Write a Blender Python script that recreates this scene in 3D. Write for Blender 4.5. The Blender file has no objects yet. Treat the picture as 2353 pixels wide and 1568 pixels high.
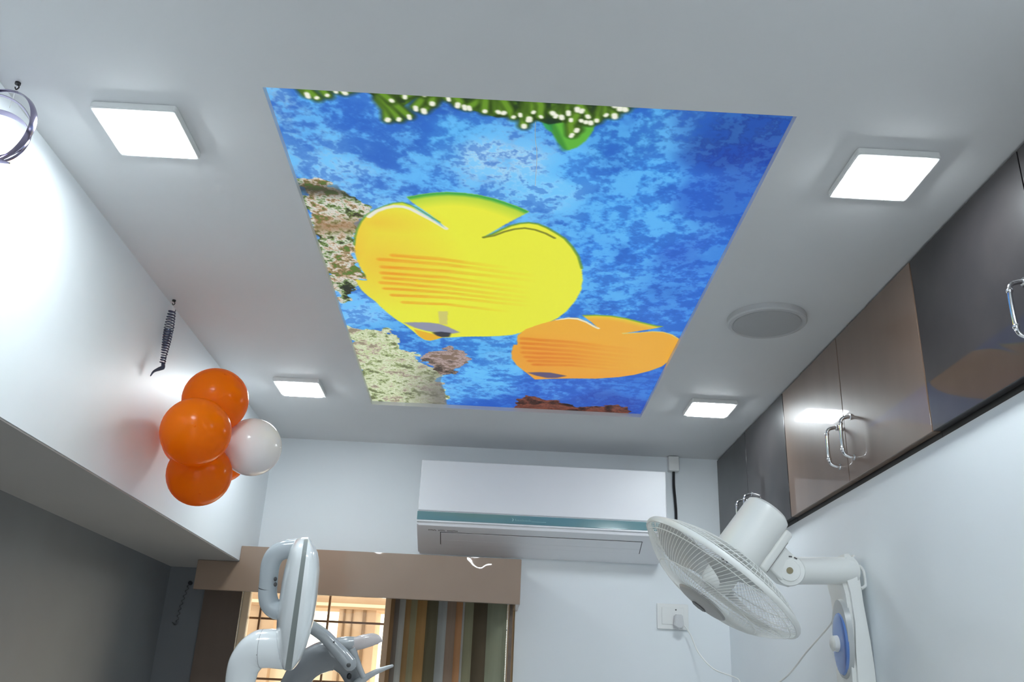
# Small clinic room seen from below: ceiling mural, led panels, overhead cabinets, wall fan, dental lamp.
LED_STRENGTH, MURAL_EMIT, SKY, SUN, EXPO = 53, .66, 1.45, .7, 0.34
import bpy, bmesh, math, random
import numpy as np
from mathutils import Vector, Matrix
random.seed(7)
SC = bpy.context.scene
COL = SC.collection
PI = math.pi

# ---------------------------------------------------------------- camera
F_PX, YAW, PITCH, ROLL, CAM_Z = 2056.36, math.radians(0.828), math.radians(22.229), math.radians(2.665), 1.6
def cam_axes():
    cy, sy, cp, sp = math.cos(YAW), math.sin(YAW), math.cos(PITCH), math.sin(PITCH)
    f = Vector((sy*cp, cy*cp, sp)); r = Vector((cy, -sy, 0)); u = r.cross(f)
    cr, sr = math.cos(ROLL), math.sin(ROLL)
    return cr*r + sr*u, -sr*r + cr*u, f
RX, UX, FX = cam_axes()
CAM = Vector((0, 0, CAM_Z))
def ray(px, py):
    return RX*((px-1176.5)/F_PX) + UX*(-(py-784)/F_PX) + FX
def at(px, py, axis, val):                    # measured point of the photo on a wall / ceiling plane
    d = ray(px, py); t = (val - CAM[axis]) / d[axis]
    return CAM + d*t
def far(px, py, D):                           # measured point at D metres from the lens
    return CAM + ray(px, py).normalized()*D
cam_d = bpy.data.cameras.new('camera'); cam = bpy.data.objects.new('camera', cam_d); COL.objects.link(cam)
cam_d.sensor_width = 36; cam_d.lens = F_PX/2353*36; cam_d.clip_start = 0.02
m = Matrix((RX, UX, -FX)).transposed().to_4x4(); m.translation = CAM
cam.matrix_world = m
SC.camera = cam

# ---------------------------------------------------------------- helpers
def s2l(c):
    return tuple(((v/255)/12.92 if v/255 <= .04045 else ((v/255+.055)/1.055)**2.4) for v in c)
def mat(name, col, rough=.5, metal=0, coat=0, spec=.5, emit=None, estr=0, alb=True, trans=0, sss=0):
    M = bpy.data.materials.new(name); M.use_nodes = True
    b = M.node_tree.nodes['Principled BSDF']
    b.inputs['Base Color'].default_value = (*col, 1); b.inputs['Roughness'].default_value = rough
    b.inputs['Metallic'].default_value = metal; b.inputs['Coat Weight'].default_value = coat
    b.inputs['Specular IOR Level'].default_value = spec
    if coat: b.inputs['Coat Roughness'].default_value = .025
    if emit: b.inputs['Emission Color'].default_value = (*emit, 1); b.inputs['Emission Strength'].default_value = estr
    return M
def noise_tint(M, scale, lo, hi, stretch=(1,1,1), detail=4, bump=0, bump_scale=None, bump_dist=.001):
    nt = M.node_tree; b = nt.nodes['Principled BSDF']
    tc = nt.nodes.new('ShaderNodeTexCoord'); mp = nt.nodes.new('ShaderNodeMapping'); mp.inputs['Scale'].default_value = stretch
    nt.links.new(tc.outputs['Object'], mp.inputs[0])
    n = nt.nodes.new('ShaderNodeTexNoise'); n.inputs['Scale'].default_value = scale; n.inputs['Detail'].default_value = detail
    nt.links.new(mp.outputs[0], n.inputs['Vector'])
    r = nt.nodes.new('ShaderNodeValToRGB'); r.color_ramp.elements[0].color = (*lo,1); r.color_ramp.elements[1].color = (*hi,1)
    r.color_ramp.elements[0].position = .3; r.color_ramp.elements[1].position = .7
    nt.links.new(n.outputs[0], r.inputs[0]); nt.links.new(r.outputs[0], b.inputs['Base Color'])
    if bump:
        n2 = nt.nodes.new('ShaderNodeTexNoise'); n2.inputs['Scale'].default_value = bump_scale or scale; n2.inputs['Detail'].default_value = 1
        nt.links.new(tc.outputs['Object'], n2.inputs['Vector'])
        bp = nt.nodes.new('ShaderNodeBump'); bp.inputs['Strength'].default_value = bump; bp.inputs['Distance'].default_value = bump_dist
        nt.links.new(n2.outputs[0], bp.inputs['Height']); nt.links.new(bp.outputs[0], b.inputs['Normal'])
        if b.inputs['Coat Weight'].default_value: nt.links.new(bp.outputs[0], b.inputs['Coat Normal'])
    return M

def tag(o, label=None, cat=None, group=None, kind=None):
    if label: o['label'] = label
    if cat: o['category'] = cat
    if group: o['group'] = group
    if kind: o['kind'] = kind
    return o
def obj(name, bm, material, parent=None, smooth=True, angle=35):
    me = bpy.data.meshes.new(name)
    bmesh.ops.recalc_face_normals(bm, faces=bm.faces[:])
    bm.to_mesh(me); bm.free()
    if smooth:
        for p in me.polygons: p.use_smooth = True
        me.set_sharp_from_angle(angle=math.radians(angle))
    me.materials.append(material)
    o = bpy.data.objects.new(name, me); COL.objects.link(o)
    if smooth and len(me.polygons) < 4000:
        wn = o.modifiers.new('even shading', 'WEIGHTED_NORMAL'); wn.keep_sharp = True
    if parent:
        o.parent = parent
        if parent.type == 'EMPTY' and not parent.get('_local'):
            o.matrix_parent_inverse = parent.matrix_basis.inverted()
    return o
def thing(name, loc, label, cat, group=None, local=False):
    o = bpy.data.objects.new(name, None); COL.objects.link(o); o.location = loc; o.empty_display_size = .05
    o.matrix_basis = Matrix.Translation(loc)
    if local: LOCALS.add(o.name)
    return tag(o, label, cat, group)
LOCALS = set()
def part(name, bm, material, parent, **k):            # part built in the thing's own coordinates
    o = obj(name, bm, material, None, **k); o.parent = parent
    return o
def dup(root, loc, label):
    r = root.copy(); COL.objects.link(r); r.location = loc; r['label'] = label
    for ch in list(root.children):
        c = ch.copy(); COL.objects.link(c); c.parent = r
        for g in list(ch.children):
            d = g.copy(); COL.objects.link(d); d.parent = c
    return r
def box(bm, x0, x1, y0, y1, z0, z1, bev=0, seg=2):
    b = bmesh.new()
    r = bmesh.ops.create_cube(b, size=1)
    for v in b.verts:
        v.co = Vector(((x0+x1)/2+v.co.x*(x1-x0), (y0+y1)/2+v.co.y*(y1-y0), (z0+z1)/2+v.co.z*(z1-z0)))
    if bev: bmesh.ops.bevel(b, geom=b.edges[:], offset=bev, segments=seg, affect='EDGES', profile=.5)
    merge(bm, b)
def merge(bm, b):
    mp = {v: bm.verts.new(v.co) for v in b.verts}
    for f in b.faces:
        try: bm.faces.new([mp[v] for v in f.verts])
        except ValueError: pass
    b.free()
def catmull(pts, n=8):
    P = [Vector(p) for p in pts]; out = []
    for i in range(len(P)-1):
        p0 = P[i-1] if i else P[0]*2-P[1]; p1, p2 = P[i], P[i+1]; p3 = P[i+2] if i+2 < len(P) else P[-1]*2-P[-2]
        for k in range(n):
            t = k/n
            out.append(.5*((2*p1)+(p2-p0)*t+(2*p0-5*p1+4*p2-p3)*t*t+(3*p1-p0-3*p2+p3)*t**3))
    out.append(P[-1]); return out
def tube(bm, pts, r, n=12, cap=True, closed=False, squash=None, rnd=False):
    P = [Vector(p) for p in pts]; N = len(P)
    R = r if isinstance(r, (list, tuple)) else [r]*N
    if len(R) != N: R = [R[0] + 0]*N if len(R) == 1 else [float(np.interp(i/(N-1), np.linspace(0,1,len(R)), R)) for i in range(N)]
    rings = []; ref = None
    for i, p in enumerate(P):
        if closed: t = P[(i+1) % N]-P[i-1]
        else: t = P[min(i+1,N-1)]-P[max(i-1,0)]
        t.normalize()
        if ref is None:
            ref = t.orthogonal().normalized() if squash is None else (Vector(squash[0])-t*t.dot(Vector(squash[0]))).normalized()
        else: ref = (ref - t*t.dot(ref)).normalized()
        b = t.cross(ref); k = squash[1] if squash else 1
        rings.append([bm.verts.new(p + ref*(R[i]*k*math.cos(a)) + b*(R[i]*math.sin(a))) for a in [2*PI*j/n for j in range(n)]])
    for i in range(N if closed else N-1):
        A, B = rings[i], rings[(i+1) % N]
        for j in range(n): bm.faces.new((A[j], A[(j+1)%n], B[(j+1)%n], B[j]))
    if cap and not closed:
        for e, ring in ((0, rings[0]), (-1, rings[-1])):
            if rnd:
                t = (P[0]-P[1]).normalized() if e == 0 else (P[-1]-P[-2]).normalized()
                prev = ring; c = P[e]
                for q in (30, 60):
                    a = math.radians(q)
                    nr = [bm.verts.new(c + (v.co-c)*math.cos(a) + t*R[e]*math.sin(a)) for v in ring]
                    for j in range(n): bm.faces.new((prev[j], prev[(j+1)%n], nr[(j+1)%n], nr[j]))
                    prev = nr
                tip = bm.verts.new(c+t*R[e])
                for j in range(n): bm.faces.new((prev[j], prev[(j+1)%n], tip))
            else: bm.faces.new(ring)
def lathe(bm, prof, n=48, M=None):                    # prof: (radius, z) about local Z
    M = M or Matrix.Identity(4); rings = []
    for r, z in prof:
        if r < 1e-6: rings.append([bm.verts.new(M @ Vector((0,0,z)))])
        else: rings.append([bm.verts.new(M @ Vector((r*math.cos(a), r*math.sin(a), z))) for a in [2*PI*j/n for j in range(n)]])
    for A, B in zip(rings, rings[1:]):
        for j in range(n):
            a = [A[0]] if len(A) == 1 else [A[j], A[(j+1)%n]]
            b = [B[0]] if len(B) == 1 else [B[(j+1)%n], B[j]]
            if len(a)+len(b) > 2: bm.faces.new(a+b)
def prism(bm, poly, axis, a, b, bev=0):               # polygon in the two other axes, extruded along axis
    o = [i for i in range(3) if i != axis]; bb = bmesh.new()
    def P(p, w):
        v = Vector((0,0,0)); v[o[0]], v[o[1]], v[axis] = p[0], p[1], w; return bb.verts.new(v)
    A = [P(p, a) for p in poly]; B = [P(p, b) for p in poly]; n = len(poly)
    bb.faces.new(A); bb.faces.new(B[::-1])
    for i in range(n): bb.faces.new((A[i], A[(i+1)%n], B[(i+1)%n], B[i]))
    bmesh.ops.recalc_face_normals(bb, faces=bb.faces[:])
    if bev:
        es = [e for e in bb.edges if len(e.link_faces) == 2 and e.calc_face_angle(0) > .6]
        bmesh.ops.bevel(bb, geom=es, offset=bev, segments=2, affect='EDGES')
    merge(bm, bb)
def ellipsoid(bm, c, r, n=24, M=None):
    prof = [(math.sin(PI*i/n), -math.cos(PI*i/n)) for i in range(n+1)]
    prof[0] = (0,-1); prof[-1] = (0,1)
    T = Matrix.Translation(c) @ (M or Matrix.Identity(4)) @ Matrix.Diagonal((*r,1))
    lathe(bm, prof, n=32, M=T)
def frame_from(z, x=None):
    z = Vector(z).normalized(); x = Vector(x) if x else z.orthogonal()
    x = (x - z*z.dot(x)).normalized(); y = z.cross(x)
    return Matrix((x, y, z)).transposed().to_4x4()

# ---------------------------------------------------------------- materials
WALL = noise_tint(mat('white semi gloss wall paint', (.8,.83,.85), .42, spec=.38), 3, (.78,.82,.85), (.80,.845,.87))
CEIL = noise_tint(mat('white ceiling emulsion', (.70,.71,.72), .6, spec=.3), 3, (.69,.70,.71), (.715,.725,.735))
GREYW = noise_tint(mat('grey wall paint', (.17,.175,.185), .5, spec=.3), 3, (.145,.15,.16), (.165,.175,.185))  # grey paint of the lower left wall
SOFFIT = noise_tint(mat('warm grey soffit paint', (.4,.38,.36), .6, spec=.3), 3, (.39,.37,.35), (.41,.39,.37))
FLOOR = noise_tint(mat('cream floor tile', (.80,.79,.77), .3), 2, (.78,.77,.75), (.83,.82,.80))
WHITEPL = mat('white plastic', (.78,.79,.78), .3)
FANPL = mat('off white fan plastic', (.80,.81,.785), .32)
ACPL = noise_tint(mat('white air conditioner plastic', (.76,.77,.80), .38, spec=.35), 5, (.83,.84,.87), (.845,.855,.885))
TEAL = mat('teal strip', s2l((98,138,145)), .15, coat=.4)
DARKLAM = noise_tint(mat('near black gloss laminate', (.03,.027,.028), .4, coat=.55, spec=.2), 9, (.024,.022,.024), (.036,.032,.033), bump=.004, bump_scale=6)
BROWNLAM = noise_tint(mat('brown gloss laminate', (.17,.11,.08), .4, coat=.8, spec=.2), 6, (.15,.098,.068), (.185,.122,.088), stretch=(1,1,.25), bump=.004, bump_scale=6)
CARCASS = mat('dark cabinet carcass', (.02,.018,.018), .5)
PELMET = noise_tint(mat('taupe gloss laminate', (.28,.195,.14), .3, coat=.7), 4, (.268,.186,.132), (.294,.206,.15), bump=.5, bump_scale=10, bump_dist=.004)
DARKBROWN = noise_tint(mat('dark brown laminate', (.12,.085,.065), .35), 12, (.105,.075,.057), (.135,.098,.075), stretch=(1,1,.1))
CHROME = mat('chrome', (.85,.86,.88), .08, metal=1)
SILVERFOIL = mat('silver violet foil', (.30,.27,.38), .2, metal=1)
DARKFOIL = mat('dark blue foil', (.10,.11,.17), .3, metal=.8)
BLACK = mat('black rubber', (.012,.012,.014), .5)
GREYDISC = mat('grey ceiling disc', (.50,.505,.51), .5)
ORANGE = mat('orange balloon latex', (.86,.23,.004), .2, spec=.3)
WHITEB = mat('white balloon latex', (.92,.89,.89), .18)
for M, c, k in ((ORANGE, (1.0,.36,.012), .55), (WHITEB, (.9,.88,.88), .2)):
    nt = M.node_tree; b = nt.nodes['Principled BSDF']; out = nt.nodes['Material Output']
    tr = nt.nodes.new('ShaderNodeBsdfTranslucent'); tr.inputs[0].default_value = (*c,1)
    mx = nt.nodes.new('ShaderNodeMixShader'); mx.inputs[0].default_value = k
    nt.links.new(b.outputs[0], mx.inputs[1]); nt.links.new(tr.outputs[0], mx.inputs[2]); nt.links.new(mx.outputs[0], out.inputs[0])
DENTAL = mat('pale grey moulded plastic', (.86,.90,.91), .16, coat=.4)
DENTAL2 = mat('darker grey moulded plastic', (.30,.33,.35), .2)
BANDGREY = mat('grey green rubber seal', (.26,.29,.28), .3)
DOLPHIN = mat('glossy grey moulded plastic', (.20,.21,.22), .15, coat=.5)
PALE = mat('pale pinkish plastic', (.55,.50,.49), .2, coat=.5)
GLASS = bpy.data.materials.new('window glass'); GLASS.use_nodes = True
nt = GLASS.node_tree; nt.nodes.remove(nt.nodes['Principled BSDF'])
_t = nt.nodes.new('ShaderNodeBsdfTransparent'); _t.inputs[0].default_value = (.93,.94,.93,1); _g = nt.nodes.new('ShaderNodeBsdfGlossy'); _g.inputs['Roughness'].default_value = .02
_f = nt.nodes.new('ShaderNodeFresnel'); _m = nt.nodes.new('ShaderNodeMixShader')
nt.links.new(_f.outputs[0], _m.inputs[0]); nt.links.new(_t.outputs[0], _m.inputs[1]); nt.links.new(_g.outputs[0], _m.inputs[2]); nt.links.new(_m.outputs[0], nt.nodes['Material Output'].inputs[0])
LED = mat('lit led diffuser', (.9,.9,.9), .4, emit=(.88,.96,1.0), estr=LED_STRENGTH)

# ---------------------------------------------------------------- the room
H, YB, XW, XL = 2.6, 3.65, .958, -.922
BEAM_Z, XLL = 2.055, -1.25
CAB_Z, CAB_Y0 = 2.174, 1.37
YF = -1.7
def struct(name, bm, m, label=None, smooth=False):
    return tag(obj(name, bm, m, smooth=smooth), label, None, None, 'structure')
bm = bmesh.new(); box(bm, -1.6, 1.5, YF-.2, 8.5, -.1, 0); struct('floor', bm, FLOOR)
# ceiling with the opening for the printed panel
MQ = [(-.445,1.316), (.510,1.315), (.528,3.122), (-.455,3.129)]      # opening corners, near-left first
bm = bmesh.new()
O = [(-1.45,YF-.2), (1.45,YF-.2), (1.45,YB+.2), (-1.45,YB+.2)]
lo = [bm.verts.new((x,y,H)) for x,y in O]; li = [bm.verts.new((x,y,H)) for x,y in MQ]
to = [bm.verts.new((x,y,H+.12)) for x,y in O]; ti = [bm.verts.new((x,y,H+.12)) for x,y in MQ]
for i in range(4):
    j = (i+1) % 4
    bm.faces.new((lo[i],lo[j],li[j],li[i])); bm.faces.new((to[i],ti[i],ti[j],to[j]))
    bm.faces.new((li[i],li[j],ti[j],ti[i])); bm.faces.new((lo[i],to[i],to[j],lo[j]))
struct('ceiling', bm, CEIL)
WX0, WX1, WZ0, WZ1 = -.965, .115, .85, 2.02                            # window opening
bm = bmesh.new()
for a in ((XLL-.15, WX0, 0, H), (WX1, 1.4, 0, H), (WX0, WX1, 0, WZ0), (WX0, WX1, WZ1, H)):
    box(bm, a[0], a[1], YB, YB+.15, a[2], a[3])
bmesh.ops.remove_doubles(bm, verts=bm.verts[:], dist=1e-5); struct('wall_back', bm, WALL)
bm = bmesh.new(); box(bm, XW, 1.4, CAB_Y0, YB, 0, CAB_Z); box(bm, XW, 1.4, YF, CAB_Y0, 0, H); struct('wall_right', bm, WALL)
bm = bmesh.new(); box(bm, XLL-.15, XLL, YF, YB, 0, H); struct('wall_left', bm, GREYW)
DX0, DX1, DZ1 = -.75, .80, 2.1                                         # added doorway behind the camera, unseen, lets in frontal daylight
bm = bmesh.new()
for a in ((XLL-.15, DX0, 0, H), (DX1, 1.4, 0, H), (DX0, DX1, DZ1, H)): box(bm, a[0], a[1], YF-.15, YF, a[2], a[3])
struct('wall_front', bm, WALL)
bm = bmesh.new()
for a in ((DX0,DX0+.05,0,DZ1), (DX1-.05,DX1,0,DZ1), (DX0+.05,DX1-.05,DZ1-.05,DZ1), (0,.05,0,DZ1-.05), (DX0+.05,0,0,.08), (.05,DX1-.05,0,.08)): box(bm, a[0], a[1], YF-.10, YF-.05, a[2], a[3])
struct('added_door', bm, WHITEPL, 'added white framed glazed double door behind the camera, unseen, for frontal daylight')
bm = bmesh.new(); box(bm, XLL, XL, YF, YB, BEAM_Z+.004, H)
struct('trim_1', bm, WALL, 'white boxed beam along the left side under the ceiling')
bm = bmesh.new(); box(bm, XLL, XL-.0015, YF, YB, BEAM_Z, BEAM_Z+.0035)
struct('trim_3', bm, SOFFIT, 'thin grey board on the underside of the beam')  # separate thin board, greyer than the beam above it
bm = bmesh.new(); box(bm, XLL, -1.1005, YB-.004, YB, 0, BEAM_Z); struct('trim_4', bm, GREYW, 'thin grey strip over the back wall left of the window panel')  # thin sheet in the left wall's grey, laid over the back wall
bm = bmesh.new(); box(bm, -1.10, WX0+.012, YB-.012, YB, .85, 1.99)
struct('trim_2', bm, DARKBROWN, 'dark brown laminate panel left of the window')

# window: frame, grille bars, pane
bm = bmesh.new()
ALU = mat('beige aluminium', s2l((214,190,160)), .4)
y0, y1 = YB+.05, YB+.09
for a in ((WX0,WX0+.028,WZ0,WZ1), (WX1-.028,WX1,WZ0,WZ1), (WX0,WX1,WZ0,WZ0+.03), (WX0,WX1,WZ1-.03,WZ1), (-.40,-.375,WZ0,WZ1)):
    box(bm, a[0], a[1], y0, y1, a[2], a[3], .003)
win = struct('window_1', bm, ALU, 'window with brown grille bars under the taupe pelmet')
bm = bmesh.new()
BAR = mat('brown painted grille bar', s2l((112,78,46)), .5)
for x in (-.90, -.629, -.385): box(bm, x-.004, x+.004, YB+.10, YB+.112, WZ0, WZ1)
for z in (1.885, 1.66, 1.43, 1.2, .97): box(bm, WX0, WX1, YB+.112, YB+.12, z-.004, z+.004)
tag(obj('grille_bars', bm, BAR, win, smooth=False), 'brown window grille bars')
bm = bmesh.new(); box(bm, WX0+.02, WX1-.02, YB+.066, YB+.07, WZ0+.02, WZ1-.02); obj('glass_pane', bm, GLASS, win, smooth=False)

# neighbouring building outside
FAC = noise_tint(mat('sunlit tan render', s2l((196,160,124)), .8), 5, s2l((190,152,116)), s2l((204,170,134)))
FAC2 = mat('pale cream band', s2l((226,205,170)), .8)
FACD = mat('dark tan joint', s2l((130,98,66)), .8)
nb = thing('neighbour_building', (-.9, 6.0, 0), 'tan neighbouring building seen outside through the window', 'building')
def X6(px): return at(px, 1430, 1, 6.0).x
def Z6(px, py): return at(px, py, 1, 6.0).z
bm = bmesh.new(); box(bm, -3, 1.2, 6.0, 6.25, Z6(750,1398), 3.6); obj('upper_wall', bm, FAC, nb, smooth=False)
bm = bmesh.new(); box(bm, -3, 1.2, 5.97, 6.0, Z6(750,1393), Z6(750,1386)); obj('cornice', bm, FAC2, nb, smooth=False)
for a, b in ((540,628), (776,862)):
    bm = bmesh.new(); box(bm, X6(a), X6(b), 6.02, 6.3, 0, Z6(750,1398)+.02); obj('pillar', bm, FAC, nb, smooth=False)
for a, b in ((787,791), (832,839), (806,809), (592,596)):
    bm = bmesh.new(); box(bm, X6(a), X6(b), 6.005, 6.02, 0, Z6(750,1398)); obj('pillar_joint', bm, FACD, nb, smooth=False)
bm = bmesh.new(); box(bm, X6(628), X6(776), 6.1, 6.2, 0, Z6(690,1500)); obj('parapet', bm, FAC2, nb, smooth=False)

# ---------------------------------------------------------------- ceiling mural (printed panel, backlit)
FISH1=[(322,278),(302,263),(279,248),(256,233),(243,223),(226,218),(205,221),(183,229),(160,239),(139,251),(120,270),(106,291),(96,312),(89,334),(85,364),(86,383),(89,403),(96,419),(98,442),(67,440),(70,459),(76,476),(90,496),(105,511),(119,534),(137,558),(156,580),(177,597),(194,617),(212,641),(229,657),(246,661),(265,654),(286,644),(310,642),(342,637),(381,633),(421,630),(460,625),(499,618),(522,608),(556,592),(591,568),(626,542),(648,514),(667,474),(676,438),(674,404),(665,368),(650,334),(631,309),(609,287),(585,273),(562,261),(540,253),(518,251),(497,254),(476,261),(455,272),(434,285),(412,295),(434,279),(461,260),(490,241),(516,224),(494,215),(461,205),(435,198),(403,192),(368,189),(331,189),(302,192),(273,197),(252,202),(238,205),(250,217),(269,231),(291,247),(308,261)]
F1TOP=[(238,205),(252,202),(273,197),(302,192),(331,189),(368,189),(403,192),(435,198),(461,205),(494,215),(516,224)]
F1WHITE=[(141,257),(162,242),(185,233),(206,228),(227,228),(244,233),(267,245),(290,257),(310,269),(322,277)]
F1LINE=[(412,295),(437,289),(462,277),(486,269),(510,265),(535,268),(561,276),(584,287)]
F1EDGEL=[(308,261),(279,243),(257,229),(243,223),(226,218),(205,221),(183,229),(160,239),(139,251),(120,270),(106,291),(96,312),(89,334)]
F1EDGER=[(665,368),(650,334),(631,309),(609,287),(585,273),(562,261),(540,253),(518,251),(497,254),(476,261),(455,272),(434,285),(412,295)]
F1EYE=[(174,589),(213,585),(252,584),(282,587),(308,598),(342,618),(318,625),(279,625),(240,619),(206,608)]
F1PUPIL=[(256,624),(283,619),(315,622),(308,640),(286,643),(270,637)]
F1CHIN=[(202,614),(240,625),(278,636),(286,644),(265,654),(246,661),(229,657),(212,641)]
TAPE=[(282,538),(310,536),(305,588),(282,589)]
STRIPES1=[[(146,372),(315,378),(555,399)],[(149,395),(317,398),(557,415)],[(145,414),(307,418),(541,438)],[(149,430),(310,435),(543,455)],[(136,446),(303,452),(545,473)],[(143,465),(307,468),(546,487)],[(160,487),(317,486),(547,501)],[(186,511),(303,510),(494,526)],[(182,358),(300,362),(486,379)]]
FISH2=[(515,619),(539,591),(577,569),(624,547),(658,536),(684,536),(713,548),(739,564),(752,573),(727,550),(696,525),(734,521),(778,521),(824,528),(871,540),(919,551),(938,552),(906,565),(864,578),(831,588),(875,581),(909,574),(945,574),(975,583),(1002,600),(1006,637),(1007,694),(991,726),(959,752),(915,775),(868,791),(794,805),(717,810),(640,818),(589,826),(571,806),(549,784),(521,754),(505,725),(502,695),(506,660),(518,659)]
F2TOP=[(696,525),(734,521),(778,521),(824,528),(871,540),(919,551),(938,552)]
F2WHITE=[(624,547),(658,539),(685,540),(714,551),(740,567),(752,573)]
F2EDGER=[(831,588),(875,581),(909,574),(945,574),(975,583),(999,597)]
F2EYE=[(560,791),(595,786),(636,785),(694,798),(660,812),(629,814),(592,805)]
STRIPES2=[[(532,631),(688,637),(906,658)],[(534,651),(691,654),(911,672)],[(540,671),(697,675),(917,694)],[(542,693),(688,693),(897,710)],[(553,714),(696,711),(901,725)],[(565,732),(703,727),(905,740)],[(581,749),(701,743),(884,754)]]
GFISH=[(546,46),(549,61),(561,76),(576,89),(586,90),(602,84),(617,71),(627,55),(630,42),(605,34),(570,34)]
GTAIL=[(524,41),(547,44),(552,62),(534,53)]
TIPS=[(75,17),(93,22),(114,17),(131,7),(147,10),(166,-1),(182,-2),(223,52),(245,50),(265,44),(295,33),(280,29),(313,21),(299,7),(279,1),(262,12),(235,20),(344,11),(362,20),(374,23),(383,24),(414,29),(439,29),(451,30),(470,36),(482,31),(499,37),(491,50),(501,37),(508,26),(522,33),(544,26),(552,30),(562,31),(574,23),(581,35),(590,17),(600,19),(601,36),(611,38),(620,38),(631,34),(612,28),(648,24),(663,24),(633,0),(660,7),(674,0),(670,12),(680,13),(695,3),(596,52),(588,61)]
CORDARK=[(46,-4),(48,5),(75,6),(116,4),(153,2),(185,2),(197,11),(216,20),(219,40),(239,23),(276,8),(322,4),(336,-1),(323,-11)]
CORMASS=[(26,9),(46,1),(184,-3),(187,5),(212,21),(220,46),(238,38),(261,26),(288,10),(321,7),(345,15),(369,26),(403,31),(436,39),(478,35),(513,39),(539,46),(572,40),(613,34),(645,26),(666,12),(692,-1),(676,-14),(562,-22),(323,-18),(32,-5)]
ROCKA=[(-5,178),(40,171),(61,181),(85,197),(120,216),(150,234),(129,262),(103,298),(87,353),(83,392),(95,433),(73,460),(35,496),(13,532),(-7,514)]
ROCKB=[(-6,607),(43,622),(122,626),(155,667),(138,686),(182,724),(231,787),(278,804),(265,860),(274,910),(279,1019),(-14,1030)]
ROCKC=[(207,749),(223,727),(254,698),(317,683),(350,697),(375,726),(358,771),(317,808),(265,819),(239,780)]
ROCKD=[(535,997),(539,941),(561,923),(617,931),(665,944),(714,951),(782,976),(827,963),(904,951),(969,988),(973,1032),(546,1055)]
WATER=[(20,26,125,175,220),(73,68,120,185,230),(121,22,70,140,210),(193,32,75,140,215),(122,149,130,190,235),(226,84,60,120,200),(320,19,45,95,180),(358,78,80,160,225),(438,115,165,210,240),(308,157,85,160,230),(192,173,110,180,235),(526,174,130,200,245),(522,46,50,110,195),(586,125,90,175,240),(662,63,60,130,205),(766,116,70,150,225),(736,21,75,150,215),(748,212,75,155,230),(780,5,40,85,170),(943,19,35,70,150),(993,62,35,65,155),(874,155,45,95,195),(966,151,45,90,185),(886,318,50,100,200),(991,312,50,110,205),(747,326,65,140,225),(946,452,55,115,210),(755,449,70,145,225),(61,542,120,190,245),(132,644,70,140,215),(399,663,75,155,225),(398,813,100,185,245),(321,893,85,160,230),(478,988,40,90,190),(700,862,50,100,200),(867,927,40,70,170),(996,838,45,100,200)]
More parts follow.
